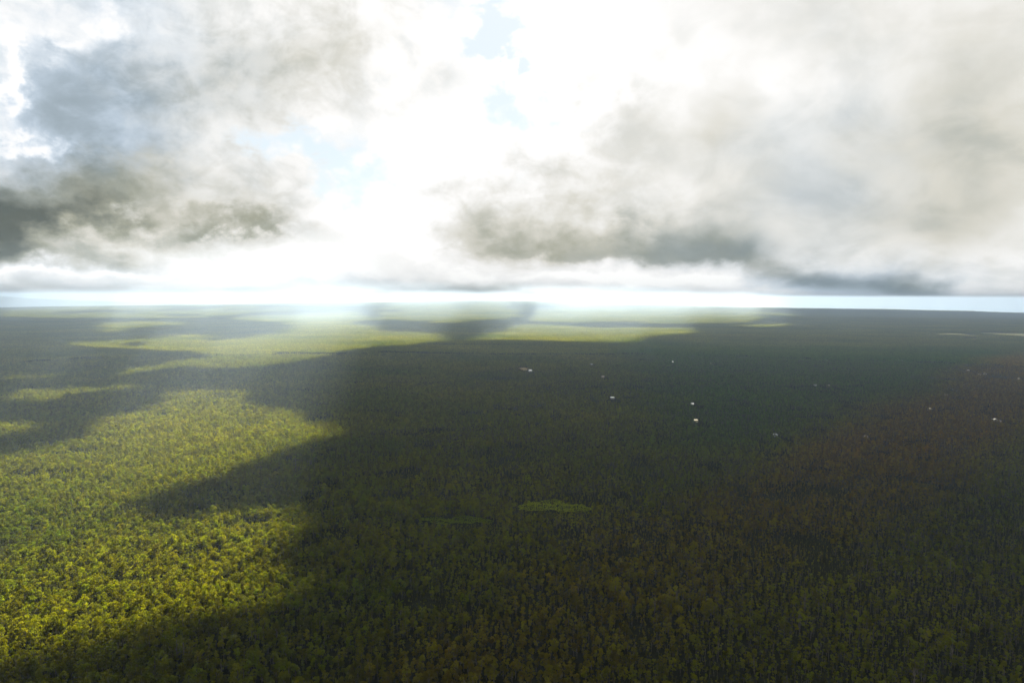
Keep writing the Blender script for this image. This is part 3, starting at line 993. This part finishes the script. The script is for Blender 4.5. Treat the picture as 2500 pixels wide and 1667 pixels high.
SHADY = [
    [(-1798, 3115), (-1769, 3233), (-1650, 3105), (-1641, 2963)],
    [(-2710, 4845), (-2509, 5647), (-1956, 5717), (-1595, 5078), (-1685, 4283), (-1816, 4026), (-2237, 3997)],
]
BROKEN = [([(-1276, 5947), (-2837, 13243), (332, 13489), (169, 6813), (-683, 6078)], 450, -0.8), ([(147, 5924), (306, 12451), (15771, 36757), (2833, 6591)], 500, -0.6), ([(-4890, 6200), (-24750, 31418), (-3369, 11103), (-2357, 7762)], 800, -0.1)]


def poly_dist(px, py, poly):
    """signed distance to a polygon: positive inside"""
    poly = np.asarray(poly, float)
    d = np.full(px.shape, 1e9); ins = np.zeros(px.shape, bool)
    for (x0, y0), (x1, y1) in zip(poly, np.roll(poly, -1, axis=0)):
        ex, ey = x1 - x0, y1 - y0
        t = np.clip(((px - x0) * ex + (py - y0) * ey) / (ex * ex + ey * ey + 1e-9), 0, 1)
        d = np.minimum(d, np.hypot(px - x0 - t * ex, py - y0 - t * ey))
        if y0 != y1:
            ins ^= ((y0 > py) != (y1 > py)) & (px < ex * (py - y0) / ey + x0)
    return np.where(ins, d, -d)


def shade_deck(base, step, x0, x1, y0, y1, wobble, bulge, mats):
    """a closed, lumpy deck added out of view; its gaps are cut to the sunlit patches"""
    xs, ys = np.arange(x0, x1 + step, step), np.arange(y0, y1 + step, step)
    X, Y = np.meshgrid(xs, ys, indexing='ij')
    wx = X + wobble * fbm(X + 400, Y * 1.3, wobble * 4, 4)
    wy = Y + wobble * fbm(X, Y * 1.3 + 900, wobble * 4, 4)
    lit = np.full(X.shape, -1e9)
    for poly in SUNNY:
        lit = np.maximum(lit, poly_dist(wx, wy, poly))
    for poly in SHADY:
        lit = np.minimum(lit, -poly_dist(wx, wy, poly))
    for poly, size, level in BROKEN:
        lit = np.maximum(lit, (fbm(X * 1.6, Y * 0.7, size, 3) - level - 1.3 * (1 - np.clip(poly_dist(wx, wy, poly) / 800, -0.1, 1)) - 9.0 * (poly_dist(wx, wy, poly) < 0)) * size * 0.5)
    T = np.clip(-(lit + 0.5 * step) / (6 * step), 0, 1)
    edge = np.minimum(np.minimum(X - x0, x1 - X), np.minimum(Y - y0, y1 - Y))
    T = np.where(edge < 0.5 * step, 0, T)
    th = bulge * np.sqrt(T) * (0.75 + 0.35 * fbm(X, Y, step * 14, 4))
    th = np.where(T > 0, np.maximum(th, 0.02 * bulge), 0)
    k = base / math.tan(SUN_EL)
    CX, CY = X + k * math.sin(SUN_AZ), Y + k * math.cos(SUN_AZ)
    # stay overhead, clear of the view towards the horizon
    high = (base - 0.35 * bulge - CAM_Z) > 0.445 * CY
    solid = (T > 0) & high
    n = X.size
    top = np.stack([CX.ravel(), CY.ravel(), (base + th).ravel()], 1)
    bot = np.stack([CX.ravel(), CY.ravel(), (base - 0.35 * th).ravel()], 1)
    ok = solid[:-1, :-1] | solid[1:, :-1] | solid[1:, 1:] | solid[:-1, 1:]
    ok &= high[:-1, :-1] & high[1:, :-1] & high[1:, 1:] & high[:-1, 1:]
    I = np.arange(n).reshape(X.shape)
    a, b, c, d = I[:-1, :-1][ok], I[1:, :-1][ok], I[1:, 1:][ok], I[:-1, 1:][ok]
    q = np.concatenate([np.stack([a, b, c, d], 1), np.stack([d, c, b, a], 1) + n])
    used = np.unique(q)
    re = np.full(2 * n, -1); re[used] = np.arange(len(used))
    me = quads_mesh('shade_clouds', np.concatenate([top, bot])[used], re[q], mats, True)
    me.polygons.foreach_set('material_index', np.repeat([0, 1], len(a)).astype(np.int32))
    return me


link('shade_clouds', shade_deck(3500.0, 22.0, -3600, 3600, -300, 3420, 32.0, 50.0, M_SHADE_DECK_LOW), kind='stuff', label='low cloud deck added unseen overhead to shade the near forest')
link('shade_clouds', shade_deck(10800.0, 60.0, -12500, 12500, 3200, 12800, 70.0, 160.0, M_SHADE_DECK_HIGH), kind='stuff', label='high cloud deck added unseen overhead to shade the far forest')

# ------------------------------------------------------------------ haze
m, N = material('haze_air')
pv = N.node('ShaderNodeVolumePrincipled')
pv.inputs['Color'].default_value = (0.59, 0.75, 1.0, 1)
pv.inputs['Density'].default_value = 8.5e-5
pv.inputs['Anisotropy'].default_value = 0.5
finish(N, pv.outputs[0], True)
x, y, z0, z1 = 39500.0, 39500.0, -470.0, 310.0
v = [(-x, -y, z0), (x, -y, z0), (x, y, z0), (-x, y, z0), (-x, -y, z1), (x, -y, z1), (x, y, z1), (-x, y, z1)]
f = [(3, 2, 1, 0), (4, 5, 6, 7), (0, 1, 5, 4), (1, 2, 6, 5), (2, 3, 7, 6), (3, 0, 4, 7)]
link('haze', quads_mesh('haze', v, f, [m]), kind='stuff', label='pale bluish haze over the far forest')
